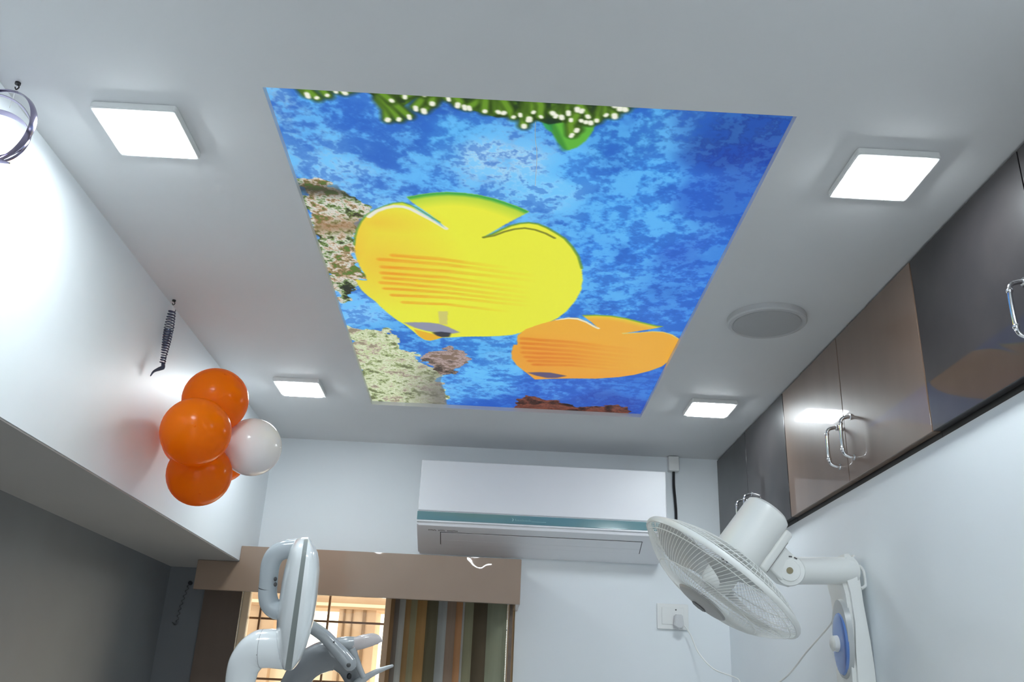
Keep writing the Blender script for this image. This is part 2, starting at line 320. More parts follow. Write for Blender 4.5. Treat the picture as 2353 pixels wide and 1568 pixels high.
def build_mural():
    NU, NV = 500, 940; WM, HM = .965, 1.81
    us, vs = np.meshgrid((np.arange(NU))/(NU-1), (np.arange(NV))/(NV-1)); X, Y = us*WM, vs*HM; X0, Y0 = X, Y
    rng = np.random.default_rng(5)
    def vnoise(sx, sy=None):
        sy = sy or sx
        g = rng.random((int(HM*sy)+3, int(WM*sx)+3)); gx, gy = X*sx, Y*sy
        ix, iy = gx.astype(int), gy.astype(int); fx, fy = gx-ix, gy-iy
        fx = fx*fx*(3-2*fx); fy = fy*fy*(3-2*fy)
        return (g[iy,ix]*(1-fx)+g[iy,ix+1]*fx)*(1-fy) + (g[iy+1,ix]*(1-fx)+g[iy+1,ix+1]*fx)*fy
    def fbm(s, o=5, gain=.55):
        t = 0; a = 1; n = 0
        for i in range(o): t = t + a*vnoise(s*2**i); n += a; a *= gain
        return t/n
    def poly(P, warp=0):
        P = np.array(P)/1000.0*[WM, HM]; ins = np.zeros((NV, NU), bool)
        X, Y = X0, Y0
        if warp: X = X0+(fbm(26,5,.7)-.5)*warp; Y = Y0+(fbm(26,5,.7)-.5)*warp
        for (ax, ay), (bx, by) in zip(P, np.roll(P, -1, 0)):
            if ay == by: continue
            c = ((ay > Y) != (by > Y)) & (X < (bx-ax)*(Y-ay)/(by-ay)+ax); ins ^= c
        return soft(ins.astype(float))
    def soft(m, k=1):
        for _ in range(k):
            p = np.pad(m, 1, mode='edge')
            m = (p[1:-1,1:-1]*4+p[:-2,1:-1]*2+p[2:,1:-1]*2+p[1:-1,:-2]*2+p[1:-1,2:]*2+p[:-2,:-2]+p[2:,2:]+p[:-2,2:]+p[2:,:-2])/16
        return m
    def line(P, w, k=2.0):                            # soft mask around a polyline of half-width w metres
        P = np.array(P)/1000.0*[WM, HM]; d = np.full(X.shape, 9.0)
        for a, b in zip(P[:-1], P[1:]):
            x0, x1 = sorted((a[0], b[0])); y0, y1 = sorted((a[1], b[1])); q = 4*w+.01
            i0, i1 = max(0, int((x0-q)/WM*NU)), int((x1+q)/WM*NU)+2; j0, j1 = max(0, int((y0-q)/HM*NV)), int((y1+q)/HM*NV)+2
            xs, ys = X[j0:j1,i0:i1], Y[j0:j1,i0:i1]; ab = b-a; L = max(ab@ab, 1e-9)
            t = np.clip(((xs-a[0])*ab[0]+(ys-a[1])*ab[1])/L, 0, 1)
            d[j0:j1,i0:i1] = np.minimum(d[j0:j1,i0:i1], np.hypot(xs-a[0]-ab[0]*t, ys-a[1]-ab[1]*t))
        return np.clip(1.0-(d-w)/(w*k+.0015)+0, 0, 1)*(d < 8)
    img = np.zeros((NV, NU, 3)); wt = np.zeros((NV, NU))
    wx, wy = (fbm(6,3)-.5)*.16, (fbm(6,3)-.5)*.16
    for u, v, r, g, b in WATER:
        w = 1/(((X+wx-u/1000*WM)**2+(Y+wy-v/1000*HM)**2)**2.1+1e-6); wt += w; img += w[...,None]*np.array([r,g,b])
    img /= wt[...,None]
    def mix(c, a):
        nonlocal img
        c = np.array(c, float)
        img = img*(1-a[...,None]) + c*a[...,None]
    n = fbm(9,6,.62); n = (n-n.mean())/n.std()
    n2 = fbm(20,5,.72); n2 = (n2-n2.mean())/n2.std(); n3 = fbm(48,4,.7); n3 = (n3-n3.mean())/n3.std()
    hb = n*.9 + n2*.3
    mix((44,98,192), np.clip(-hb-.2, 0, 1.6)/1.6*.55); mix((142,206,246), np.clip(hb-.2, 0, 1.7)/1.7*.6*np.clip(1.25-us*1.3, .1, 1))
    hm = n2*.75 + n3*.75; lum = np.clip((img[...,1]-80)/62, .3, 1)
    mix((104,190,246), np.clip(hm*1.3-.1, 0, 1)*.62*lum); mix((40,92,188), np.clip(-hm*1.2-.15, 0, 1)*.45)
    # rocks and corals
    def rock(P, cols, seed, sx=60, sy=60):
        nonlocal img
        m = poly(P, .075); jag = fbm(45,3)-.5; m = np.clip(soft(m,4)*1.0+jag*1.1*(soft(m,6)*(1-soft(m,6))*4), 0, 1); m = np.clip((m-.4)*5, 0, 1)
        a = fbm(sx*.45,6,.78); b = fbm(14,3)
        idx = np.clip(((a-a.mean())/a.std()*.26+(b-b.mean())/b.std()*.15+.5), 0, .999)*(len(cols)-1)
        i = idx.astype(int); f = (idx-i)[...,None]; C = np.array(cols, float); j = np.minimum(i+1, len(cols)-1)
        c = C[i]*(1-f)+C[j]*f
        img = img*(1-m[...,None])+c*m[...,None]
    rock(ROCKA, [(44,48,42),(78,92,54),(116,146,78),(198,203,192),(222,216,212),(188,162,126),(126,102,72),(92,124,56)], 1, 60, 70)
    mix((146,112,78), poly(ROCKA, .06)*np.exp(-((vs-.292+.1*us)/.02)**2)*.7); mix((52,54,50), poly(ROCKA, .06)*np.exp(-((vs-.20)/.014)**2)*.7)
    mix((40,58,70), poly([(-20,410-80),(20,318),(60,325),(75,352),(30,366),(-20,360)])*.0)
    rock(ROCKB, [(112,118,84),(160,178,118),(202,210,172),(228,230,212),(172,194,128),(218,204,192),(150,140,118)], 2, 70, 60)
    sh = poly(ROCKB)*np.clip((us-.10)*7, 0, 1)*np.clip((vs-.72)*5, 0, 1); mix((105,100,100), sh*.75)
    rock(ROCKC, [(70,60,55),(110,95,85),(150,130,120),(185,165,165),(130,110,95)], 3, 60, 60)
    rock(ROCKD, [(40,22,20),(80,45,35),(130,75,60),(95,55,45)], 4, 50, 50)
    # green fish under the coral
    mix((60,160,90), poly(GTAIL)); mix((96,176,62), poly(GFISH)); mix((40,110,50), line([GFISH[0], GFISH[3]], .003)*.5)
    # staghorn coral hanging from the near edge
    mix((26,36,30), poly(CORDARK)*.95)
    cm = poly(CORMASS); t = fbm(40,3); mix((30,48,24), cm*.9); mix((84,124,36), cm*np.clip((t-.5)*9+.45, 0, 1))
    r2 = random.Random(3)
    for u, v in TIPS:
        ce = min((60,190,215,330,430,500,590,655), key=lambda q: abs(q-u)+r2.uniform(0,60)); bu = u+(ce-u)*r2.uniform(.5,1.0)+r2.uniform(-10,10); bv = max(-6, v - r2.uniform(24, 50))
        mu, mv = (u+bu)/2+r2.uniform(-8,8), (v+bv)/2
        w = .0044
        mix((44,66,24), line([(u,v),(mu,mv),(bu,bv)], w*1.35)); mix((104,148,44), line([(u-1,v),(mu-2,mv),(bu-2,bv)], w*.75))
    for u, v in TIPS:
        mix((236,236,220), line([(u,v),(u+r2.uniform(-2,2),v+r2.uniform(1,5))], r2.uniform(.0022,.0036), .9))
    # the two butterfly fish
    def fish(P, base, warm, wmask, stripes, scol, sw):
        nonlocal img
        m = poly(P); c = np.zeros_like(img)+np.array(base, float)
        c = c*(1-wmask[...,None])+np.array(warm, float)*wmask[...,None]
        a = np.zeros_like(X)
        for s in stripes:
            l = line(s, sw, 1.6); fade = np.clip((np.array(s)[-1,0]-us*1000)/ (np.array(s)[-1,0]-np.array(s)[0,0]) * 1.1, 0, 1)
            a = np.maximum(a, l*fade)
        br = vnoise(30,160)*.5+.5
        c = c*(1-(a*br*.85)[...,None])+np.array(scol, float)*(a*br*.85)[...,None]
        img = img*(1-m[...,None])+c*m[...,None]
        return m
    wm = np.clip(1-np.hypot((us-.14)/.24, (vs-.38)/.17), 0, 1)*.8
    wm = np.maximum(wm, np.clip(1-np.hypot((us-.16)/.18, (vs-.27)/.06), 0, 1)*.75)
    wm = np.maximum(wm, np.clip(1-(us-.085)/.13, 0, 1)*np.clip((.47-vs)*9, 0, 1)*.85)
    m1 = fish(FISH1, (229,230,66), (231,184,58), np.clip(wm*.95,0,.9), STRIPES1, (232,146,38), .0042)
    def topgrad(P, m, c1, c2, w1, w2):
        for c, w in ((c2, w2), (c1, w1)):
            d = line(P, w*.35, 2.2); mix(c, d*m*.85)
    topgrad(F1TOP, m1, (44,158,76), (176,208,66), .014, .05)
    mix((92,150,60), line(F1EDGEL, .0011, 1.2)*.7); mix((96,140,48), line(F1EDGER, .0018, 1.2)*.75)
    mix((226,226,214), line(F1WHITE, .0034, .8)*m1); mix((120,124,44), line(F1LINE, .002, .8)*m1*.9)
    mix((228,176,50), poly(F1CHIN)*m1); mix((138,142,172), soft(poly(F1EYE),2)*m1*.95); mix((52,54,70), soft(poly(F1PUPIL),2)*m1*.95)
    mix((196,188,124), poly(TAPE)*.75)
    wm2 = np.clip(np.abs(us-.62)*0+ (1-np.hypot((us-.60)/.22, (vs-.70)/.10)), 0, 1)*.6
    m2 = fish(FISH2, (232,170,60), (228,140,52), np.clip(wm2+np.clip((vs-.74)*6,0,.5),0,.9), STRIPES2, (220,120,36), .0055)
    topgrad(F2TOP, m2, (70,160,60), (226,200,62), .007, .03)
    mix((218,206,120), line(F2EDGER, .0028, 1)*m2*.8); mix((232,226,200), line(F2WHITE, .0028, .8)*m2)
    mix((88,82,120), soft(poly(F2EYE),2)*m2*.95)
    img = np.clip(img, 0, 255)/255
    lin = np.where(img <= .04045, img/12.92, ((img+.055)/1.055)**2.4)
    # mesh
    q = np.array(MQ); z = H+.014
    co = (q[0]*((1-us)*(1-vs))[...,None]+q[1]*(us*(1-vs))[...,None]+q[2]*(us*vs)[...,None]+q[3]*((1-us)*vs)[...,None]).reshape(-1,2)
    nv = NU*NV; co = np.column_stack([co, np.full(nv, z)])
    i = np.arange(nv).reshape(NV, NU); f = np.stack([i[:-1,:-1], i[1:,:-1], i[1:,1:], i[:-1,1:]], -1).reshape(-1,4)
    # a thin rigid panel: printed face plus back plate
    back = np.array([[*p, z+.006] for p in MQ]); cb = nv+np.arange(4)
    corner = [i[0,0], i[0,-1], i[-1,-1], i[-1,0]]
    border = [np.concatenate([i[0,:]]), i[:,-1], i[-1,::-1], i[::-1,0]]
    me = bpy.data.meshes.new('ceiling_mural')
    loops = list(f.reshape(-1)); starts = list(range(0, len(loops), 4)); tot = [4]*len(starts)
    extra = [list(cb)]
    for k in range(4): extra.append(list(border[k]) + [cb[(k+1)%4], cb[k]])
    for e in extra: starts.append(len(loops)); tot.append(len(e)); loops += [int(x) for x in e]
    me.vertices.add(nv+4); me.vertices.foreach_set('co', np.vstack([co, back]).astype(np.float32).ravel())
    me.loops.add(len(loops)); me.loops.foreach_set('vertex_index', np.array(loops, np.int32))
    me.polygons.add(len(starts)); me.polygons.foreach_set('loop_start', np.array(starts, np.int32))
    me.update(calc_edges=True); me.validate()
    at_ = me.color_attributes.new('print', 'FLOAT_COLOR', 'POINT')
    rgba = np.ones((nv+4, 4), np.float32); rgba[:nv,:3] = lin.reshape(-1,3); rgba[nv:,:3] = .3
    at_.data.foreach_set('color', rgba.ravel())
    M = mat('backlit sea life print', (.5,.5,.5), .45, spec=.12); nt = M.node_tree; b = nt.nodes['Principled BSDF']
    a = nt.nodes.new('ShaderNodeVertexColor'); a.layer_name = 'print'
    dk = nt.nodes.new('ShaderNodeMix'); dk.data_type = 'RGBA'; dk.blend_type = 'MULTIPLY'; dk.inputs[0].default_value = 1; dk.inputs[7].default_value = (.45,.45,.45,1)
    nt.links.new(a.outputs[0], dk.inputs[6]); nt.links.new(dk.outputs[2], b.inputs['Base Color'])
    nt.links.new(a.outputs[0], b.inputs['Emission Color']); b.inputs['Emission Strength'].default_value = MURAL_EMIT
    M.cycles.emission_sampling = 'NONE'
    me.materials.append(M)
    o = bpy.data.objects.new('ceiling_mural', me); COL.objects.link(o)
    tag(o, 'backlit blue sea print with two yellow fish set into the ceiling', 'ceiling mural')
build_mural()

GREYGRILLE = mat('grey speaker grille', (.42,.425,.43), .6)
DENTAL2B = mat('blue grey handle plastic', (.48,.53,.56), .2)
# ---------------------------------------------------------------- LED panels
def rrect(hx, hy, r, n=6):
    out = []
    for cx, cy, a0 in ((hx-r,hy-r,0),(-hx+r,hy-r,90),(-hx+r,-hy+r,180),(hx-r,-hy+r,270)):
        for k in range(n+1):
            a = math.radians(a0+90*k/n); out.append((cx+r*math.cos(a), cy+r*math.sin(a)))
    return out
def make_led():
    e = thing('led_panel_light', (0,0,0), '', 'ceiling light', 'square lit led panels on the ceiling', local=True)
    bm = bmesh.new(); prism(bm, rrect(.079,.079,.006), 2, -.0145, 0, .002); part('frame', bm, WHITEPL, e)
    bm = bmesh.new(); prism(bm, rrect(.0685,.0685,.008), 2, -.0185, -.014, .0015); part('diffuser', bm, LED, e)
    return e
led = make_led()
LEDS = [(-.697,1.462,'square lit ceiling panel nearest the coiled silver foil ring'),
        (.73,1.475,'square lit ceiling panel nearest the black cabinet doors in front'),
        (-.683,2.955,'square lit ceiling panel above the balloons'),
        (.742,2.953,'square lit ceiling panel behind the round grey ceiling disc'),
        (-.69,.6,'added square lit ceiling panel overhead at left, out of the photo'),  # side pair added overhead, unseen, to brighten the room
        (.73,.6,'added square lit ceiling panel overhead at right, out of the photo'),
        (-.065,.05,'square lit ceiling panel overhead in the middle, out of the photo')]
for i, (x, y, l) in enumerate(LEDS):
    if i == 0: led.location = (x,y,H); led['label'] = l
    else: dup(led, (x,y,H), l)
# round grey disc
e = thing('ceiling_speaker', (.715,2.19,H), 'round grey ceiling speaker disc between the mural and the cabinets', 'ceiling speaker', local=True)
bm = bmesh.new(); lathe(bm, [(0,0),(.104,0),(.104,-.014),(.101,-.018),(.093,-.019),(.091,-.016),(0,-.016)]); part('ring', bm, GREYDISC, e)
bm = bmesh.new(); lathe(bm, [(0,-.0155),(.090,-.0155),(.088,-.0185),(0,-.0195)]); part('grille', bm, GREYGRILLE, e)

# ---------------------------------------------------------------- overhead cabinets, right
XC = .937
def handle_bm(y, z0, z1):
    bm = bmesh.new(); x = XC
    pts = [(x,y,z1),(x-.014,y,z1-.002),(x-.026,y,z1-.008),(x-.030,y,z1-.022),(x-.031,y,(z0+z1)/2),(x-.030,y,z0+.022),(x-.026,y,z0+.008),(x-.014,y,z0+.002),(x,y,z0)]
    tube(bm, catmull(pts,5), .0045, 12)
    for z in (z0, z1): tube(bm, [(x,y,z),(x-.003,y,z)], .008, 14)
    for z in (z0+.02, z1-.02): ellipsoid(bm, (x-.030,y,z), (.0062,.0062,.0062), 10)
    return bm
def cabinet(y0, ym, y1, m, label, dcol, zh=(2.238,2.348)):
    e = thing('overhead_cabinet', (XC+.15, (y0+y1)/2, CAB_Z), label, 'cabinet', 'overhead cabinets along the right wall')
    bm = bmesh.new(); t = .018; xb = XC+.42; xf = XC+.0205
    for a in ((y0,y1,CAB_Z,CAB_Z+t),(y0,y1,H-t-.001,H-.001),(y0,y0+t,CAB_Z+t,H-t-.001),(y1-t,y1,CAB_Z+t,H-t-.001)): box(bm, xf, xb, *a)
    box(bm, xb-.01, xb, y0+t, y1-t, CAB_Z+t, H-t-.001)
    obj('body', bm, CARCASS, e, smooth=False)
    for a, b, s in ((y0, ym, -1), (ym, y1, 1)):
        bm = bmesh.new(); box(bm, XC, XC+.0195, a+.0015, b-.0015, CAB_Z+.012, H-.006, .0012)
        d = obj('door', bm, m, e)
        obj('handle', handle_bm(ym+s*.05, *zh), CHROME, d)
    return e
cabinet(2.768, 3.218, 3.648, DARKLAM, 'black gloss overhead cabinet behind the fan, beside the back wall', 'black')
cabinet(1.823, 2.287, 2.766, BROWNLAM, 'brown gloss overhead cabinet in the middle of the cabinet row', 'brown')
cabinet(1.372, 1.375+.0, 1.821, DARKLAM, '', 'black') if False else None
cabinet(.92, 1.372, 1.821, DARKLAM, 'black gloss overhead cabinet nearest the camera at the right edge', 'black')

# ---------------------------------------------------------------- air conditioner
e = thing('air_conditioner', (.2, YB, 2.3), 'white wall air conditioner with teal strip above the window pelmet', 'air conditioner')
AX0, AX1 = -.283, .683; YA = 3.46
prof = [(YB,2.493),(YA+.035,2.493),(YA+.008,2.488),(YA,2.478),(YA-.002,2.284),(YA-.002,2.245),(YA+.004,2.232),(YA+.02,2.222),(YA+.12,2.175),(YA+.16,2.155),(YB,2.152)]
bm = bmesh.new(); prism(bm, [(y,z) for y,z in prof], 0, AX0, AX1, .006); obj('body', bm, ACPL, e, angle=25)
bm = bmesh.new(); box(bm, AX0+.0005, AX1-.0005, YA-.007, YA+.03, 2.287, 2.488, .005, 3); obj('front_panel', bm, ACPL, e)
bm = bmesh.new(); box(bm, AX0-.0006, AX1+.0006, YA-.006, YA+.02, 2.252, 2.2845, .0008); obj('trim_strip', bm, TEAL, e)
bm = bmesh.new(); box(bm, AX0-.001, AX1+.001, YA-.0075, YA+.02, 2.2445, 2.2515, .0025); obj('lip', bm, ACPL, e)
# underside flap with dark gap; underside plane runs from (YA+.02,2.222) to (YA+.12,2.175)
def under(y): return 2.222 + (y-YA-.02)*(2.175-2.222)/.10
GAPM = mat('dark gap', (.07,.07,.072), .6)
def slab(bm, x0, x1, ya, yb, lo, hi):
    prism(bm, [(ya,under(ya)-lo),(yb,under(yb)-lo),(yb,under(yb)-hi),(ya,under(ya)-hi)], 0, x0, x1)
bm = bmesh.new(); slab(bm, AX0+.09, AX1-.09, YA+.034, YA+.108, -.002, .0010); obj('flap_gap', bm, GAPM, e, smooth=False)
bm = bmesh.new(); slab(bm, AX0+.093, AX1-.093, YA+.036, YA+.078, -.001, .0022); obj('air_flap', bm, ACPL, e, smooth=False)
bm = bmesh.new(); slab(bm, AX0+.093, AX1-.093, YA+.0790, YA+.106, -.001, .0022); obj('air_flap', bm, ACPL, e, smooth=False)
# faint lettering: pale mark and word on the strip, dark model print under the lip
INKL = mat('pale printed lettering', s2l((150,188,195)), .4); INKD = mat('dark printed lettering', (.12,.12,.125), .5)
bm = bmesh.new(); x = .082; zc = 2.268; yq = YA-.0063
prism(bm, [(x,zc-.006),(x+.003,zc),(x,zc+.007),(x+.007,zc+.001),(x+.004,zc-.006)], 1, yq, YA-.0055)
x += .013
for w, h in ((.004,.008),(.003,.005),(.004,.005),(.003,.005),(.004,.005),(.003,.007),(.004,.005),(.003,.005),(.004,.005),(.003,.005),(.004,.007),(.003,.005)):
    box(bm, x, x+w*.35, yq, YA-.0055, zc-.004, zc-.004+h); box(bm, x, x+w, yq, YA-.0055, zc-.004, zc-.003); x += w+.0018
for k in range(14): box(bm, x+k*.004, x+k*.004+.0026, yq, YA-.0055, zc-.0055, zc-.0035)
obj('strip_lettering', bm, INKL, e, smooth=False)
bm = bmesh.new(); r1 = random.Random(2)
for x0, n in ((AX0+.045, 6), (AX0+.083, 5), (AX0+.118, 8)):
    x = x0
    for k in range(n):
        slab(bm, x, x+.0016, YA+.0225, YA+.0285, -.001, .0006); y = r1.choice((YA+.0225, YA+.0262)); slab(bm, x, x+.0036, y, y+.0022, -.001, .0006); x += .0052
obj('model_lettering', bm, INKD, e, smooth=False)
# white pipe box and black cable
e = thing('pipe_cover', (.75, YB, 2.53), 'small white pipe box in the corner right of the air conditioner', 'pipe box')
bm = bmesh.new(); box(bm, .727, .772, YB-.035, YB, 2.535, H-.002, .005); obj('box', bm, WHITEPL, e)
bm = bmesh.new(); tube(bm, catmull([(.751,YB-.015,2.54),(.750,YB-.015,2.48),(.754,YB-.014,2.42),(.757,YB-.012,2.36),(.755,YB-.012,2.28)],6), .0055, 10); obj('cable', bm, BLACK, e)

# ---------------------------------------------------------------- pelmet and vertical blind
YP = 3.405
bm = bmesh.new()
x0, x1, zt, zb = -1.073, .123, 2.112, 1.949
prism(bm, [(x0,zb),(x1,zb),(x1,zt),(XL+.001,zt),(XL+.001,BEAM_Z-.001),(x0,BEAM_Z-.001)], 1, YP, YP+.018, .0012)
e = thing('pelmet', (-.45, YB, 2.0), 'taupe glossy box pelmet above the window and vertical blind', 'pelmet')
obj('front_board', bm, PELMET, e)
bm = bmesh.new(); box(bm, x1-.018, x1, YP+.0185, YB, zb, zt); obj('end_board', bm, PELMET, e, smooth=False)
bm = bmesh.new(); box(bm, XL+.002, x1-.0185, YP+.0185, YB, zt-.018, zt); obj('top_board', bm, PELMET, e, smooth=False)
bl = thing('vertical_blind', (-.13, YB-.06, 1.98), 'vertical blind of striped brown, grey and olive slats drawn to the right', 'blind')
bm = bmesh.new(); box(bm, -.96, .10, YB-.085, YB-.045, 1.985, 2.012, .003); obj('head_rail', bm, WHITEPL, bl)
SL = [((124,92,58),.0095,0),((104,92,82),.0123,12),((150,146,138),.0156,-4),((136,104,62),.014,6),((134,124,92),.0164,-3),((150,112,62),.0246,4),((84,74,46),.006,0),
      ((90,82,58),.0246,-5),((146,146,142),.023,3),((134,112,94),.023,-4),((166,118,78),.0164,5),((156,152,146),.0066,0),((122,118,92),.023,-6),((78,66,46),.036,3),((132,134,112),.049,-3)]
x = -.366; tot = sum(s[1] for s in SL); k = .446/tot
SMAT = {}
for c, w, ang in SL:
    w *= k; cx = x+w/2
    if c not in SMAT: SMAT[c] = noise_tint(mat('blind fabric', s2l(c), .75), 40, s2l([v*.94 for v in c]), s2l([min(255,v*1.05) for v in c]), stretch=(1,1,.05))
    bm = bmesh.new(); n = 6; a = math.radians(ang); f = []; yb = YB-.055
    for q in range(n+1):
        u = (q/n-.5)*(w*1.06); bow = .004*(1-(2*q/n-1)**2)*(w/.03)
        f.append((cx+u*math.cos(a), yb-u*math.sin(a)-bow))
    g = [(px, py+.0012) for px, py in f[::-1]]
    prism(bm, f+g, 2, .75, 1.985)
    obj('slat', bm, SMAT[c], bl)
    x += w
bm = bmesh.new()
for q in range(110):
    ellipsoid(bm, (.084, YB-.072, 1.975-q*.006), (.0023,.0023,.0023), 6) if False else tube(bm, [(.084,YB-.072,1.975-q*.006-.002),(.084,YB-.072,1.975-q*.006+.002)], .0024, 6)
tube(bm, [(.084,YB-.072,1.985),(.084,YB-.072,1.30)], .0008, 5)
obj('bead_chain', bm, WHITEPL, bl)
bm = bmesh.new(); box(bm, .0905, .104, YB-.062, YB-.056, .75, 1.985, .001); obj('edge_slat', bm, noise_tint(mat('blind edge fabric', s2l((118,104,92)), .7), 30, s2l((112,98,88)), s2l((124,110,98))), bl)

# ---------------------------------------------------------------- balloons
def balloon(px, py, D, r, m, label, tail, gname='balloons in a cluster on the white beam'):
    c = far(px, py, D); t = (Vector(tail)-c).normalized()
    e = thing('balloon', c, label, 'balloon', gname, local=True)
    T = frame_from(-t)                                   # local -Z points at the knot
    prof = []
    for i in range(25):
        th = PI*i/24; z = -math.cos(th); q = math.sin(th)
        if z < 0: z = z*1.10; q *= (1-.10*(-z)**2.2) if z > -1.1 else q
        prof.append((max(q,0)*r if 0 < i < 24 else (.006 if i == 0 else 0), z*r))
    bm = bmesh.new(); lathe(bm, prof, 40, T); ellipsoid(bm, (T @ Vector((0,0,r))), (.0025,.0025,.0015), 8, T); part('skin', bm, m, e)
    bm = bmesh.new(); lathe(bm, [(.006,-1.10*r+.001),(.004,-1.10*r-.004),(.007,-1.10*r-.010),(.011,-1.10*r-.016),(.010,-1.10*r-.017),(.004,-1.10*r-.011),(0,-1.10*r-.008)], 14, T); part('knot', bm, m, e)
KN = far(470, 1015, 2.5) + Vector((-.03,.05,0))
balloon(495,920,2.465,.0839,ORANGE,'bright orange balloon at the top of the cluster',KN)
balloon(450,993,2.33,.0838,ORANGE,'dark orange balloon in front of the others in the cluster',KN)
balloon(458,1090,2.457,.0812,ORANGE,'deep orange balloon lowest in the cluster',KN)
balloon(580,1028,2.5,.0766,WHITEB,'white balloon, the only white one in the cluster',KN)
balloon(443,1008,2.64,.082,ORANGE,'orange balloon mostly hidden behind the front one, against the beam',KN)
balloon(514,1058,2.735,.063,ORANGE,'orange balloon peeping out under the white one',KN)

# ---------------------------------------------------------------- hanging foil decorations
def hook(bm, p):
    tube(bm, [p, (p[0],p[1],p[2]-.004)], .005, 10); tube(bm, catmull([(p[0],p[1],p[2]-.003),(p[0]+.004,p[1],p[2]-.010),(p[0],p[1],p[2]-.015),(p[0]-.003,p[1],p[2]-.010)],5), .0012, 6)
e = thing('foil_swirl', (-.889,1.342,H), 'silver violet foil ring streamer hanging at the top left corner', 'hanging decoration')
bm = bmesh.new(); hook(bm, (-.889,1.342,H)); obj('hook', bm, BLACK, e)
bm = bmesh.new(); tube(bm, [(-.889,1.342,H-.012),(-.897,1.352,2.552)], .0008, 6); obj('string', bm, WHITEPL, e)
bm = bmesh.new()
c0 = far(-9, 288, 1.82)
def ribbon_ring(bm, c, R, tilt, w, n=56, sp=0):
    T = Matrix.Translation(c) @ Matrix.Rotation(tilt[2],4,'Z') @ Matrix.Rotation(tilt[1],4,'Y') @ Matrix.Rotation(tilt[0],4,'X')
    rows = []
    for i in range(n):
        a = 2*PI*i/n; rr = R*(1+.02*math.sin(3*a)); ww = w*(.75+.25*math.sin(a*2+tilt[0]*5))
        o = Vector((rr*math.cos(a), 0, rr*math.sin(a))); nrm = Vector((math.cos(a),0,math.sin(a)))
        rows.append([bm.verts.new(T @ (o + Vector((0,ww*s,0)) + nrm*t)) for s, t in ((-1,0),(-.3,.0022),(.5,.0026),(1,.0004),(.4,-.0010),(-.4,-.0012))])
    for i in range(n):
        A, B = rows[i], rows[(i+1)%n]
        for j in range(6): bm.faces.new((A[j],A[(j+1)%6],B[(j+1)%6],B[j]))
ribbon_ring(bm, c0, .069, (.1,.2,-.15), .0095)
ribbon_ring(bm, c0+Vector((-.014,.012,.004)), .060, (.25,-.3,.35), .008)
ribbon_ring(bm, c0+Vector((-.022,.02,-.006)), .062, (-.3,.4,.1), .007)
tube(bm, [c0+Vector((.006,0,-.068)), c0+Vector((.026,-.004,-.074)), c0+Vector((.046,-.006,-.078))], [.003,.0035,.0015], 8)
obj('foil_ring', bm, SILVERFOIL, e)
e = thing('foil_swirl', (-.905,2.276,H), 'dark coiled foil streamer hanging above the balloons', 'hanging decoration')
bm = bmesh.new(); hook(bm, (-.905,2.276,H)); obj('hook', bm, BLACK, e)
bm = bmesh.new(); tube(bm, [(-.905,2.276,H-.012),(-.904,2.276,2.568)], .0007, 6); obj('string', bm, WHITEPL, e)
bm = bmesh.new(); pts = []; zt, zb2, turns = 2.57, 2.412, 21
for i in range(turns*14+1):
    t = i/(turns*14); a = 2*PI*turns*t; R = .0105*(.55+.5*math.sin(PI*min(1,t*1.05+.12)))+.001
    pts.append((-.9045+R*math.cos(a)+.003*t, 2.276+R*math.sin(a), zt+(zb2-zt)*(t**.92)))
tube(bm, pts, .00105, 6, squash=((0,0,1),2.1)); obj('coil', bm, DARKFOIL, e)
bm = bmesh.new(); tube(bm, catmull([(-.9,2.276,2.413),(-.897,2.272,2.400),(-.901,2.262,2.392),(-.908,2.246,2.378),(-.910,2.236,2.362)],6), [.0045,.006,.0055,.003,.0015], 8); obj('tail', bm, DARKFOIL, e)
e = thing('foil_swirl', (-1.162,YB,1.995), 'thin twisted dark streamer hanging from a black hook left of the window', 'hanging decoration')
bm = bmesh.new(); tube(bm, [(-1.162,YB+.004,1.995),(-1.162,YB-.012,1.995)], .008, 12); obj('hook', bm, BLACK, e)
bm = bmesh.new(); pts = []
for i in range(181):
    t = i/180; a = t*2*PI*8; pts.append((-1.163-.022*t-.006*math.sin(t*3)+.004*math.cos(a), YB-.012+.004*math.sin(a), 1.992-.150*t))
tube(bm, pts, .0013, 6); tube(bm, catmull([pts[-1],(-1.192,YB-.012,1.836),(-1.204,YB-.012,1.846)],4), .0016, 6); obj('twist', bm, mat('tarnished grey foil', (.12,.12,.12), .35, metal=.7), e)
bm = bmesh.new(); tube(bm, catmull([(.045,1.393,H+.014),(.0455,1.393,2.58),(.050,1.393,2.54),(.049,1.393,2.475)],6), .0006, 6)
tag(obj('thread', bm, mat('shiny white thread', (.85,.87,.9), .25)), 'thin white thread hanging from the mural by the green coral', 'thread')

# ---------------------------------------------------------------- switch plate
e = thing('socket_plate', (.733,YB,1.955), 'white wall socket plate behind the fan on the back wall', 'socket')
bm = bmesh.new(); box(bm, .672,.796,YB-.009,YB,1.907,2.004,.003); obj('plate', bm, WHITEPL, e)
bm = bmesh.new(); box(bm, .69,.778,YB-.012,YB-.0085,1.925,1.99,.002); obj('insert', bm, WHITEPL, e)
bm = bmesh.new(); tube(bm, [(.746,YB-.0115,1.981),(.746,YB-.0128,1.981)], .003, 10); obj('screw', bm, GAPM, e)

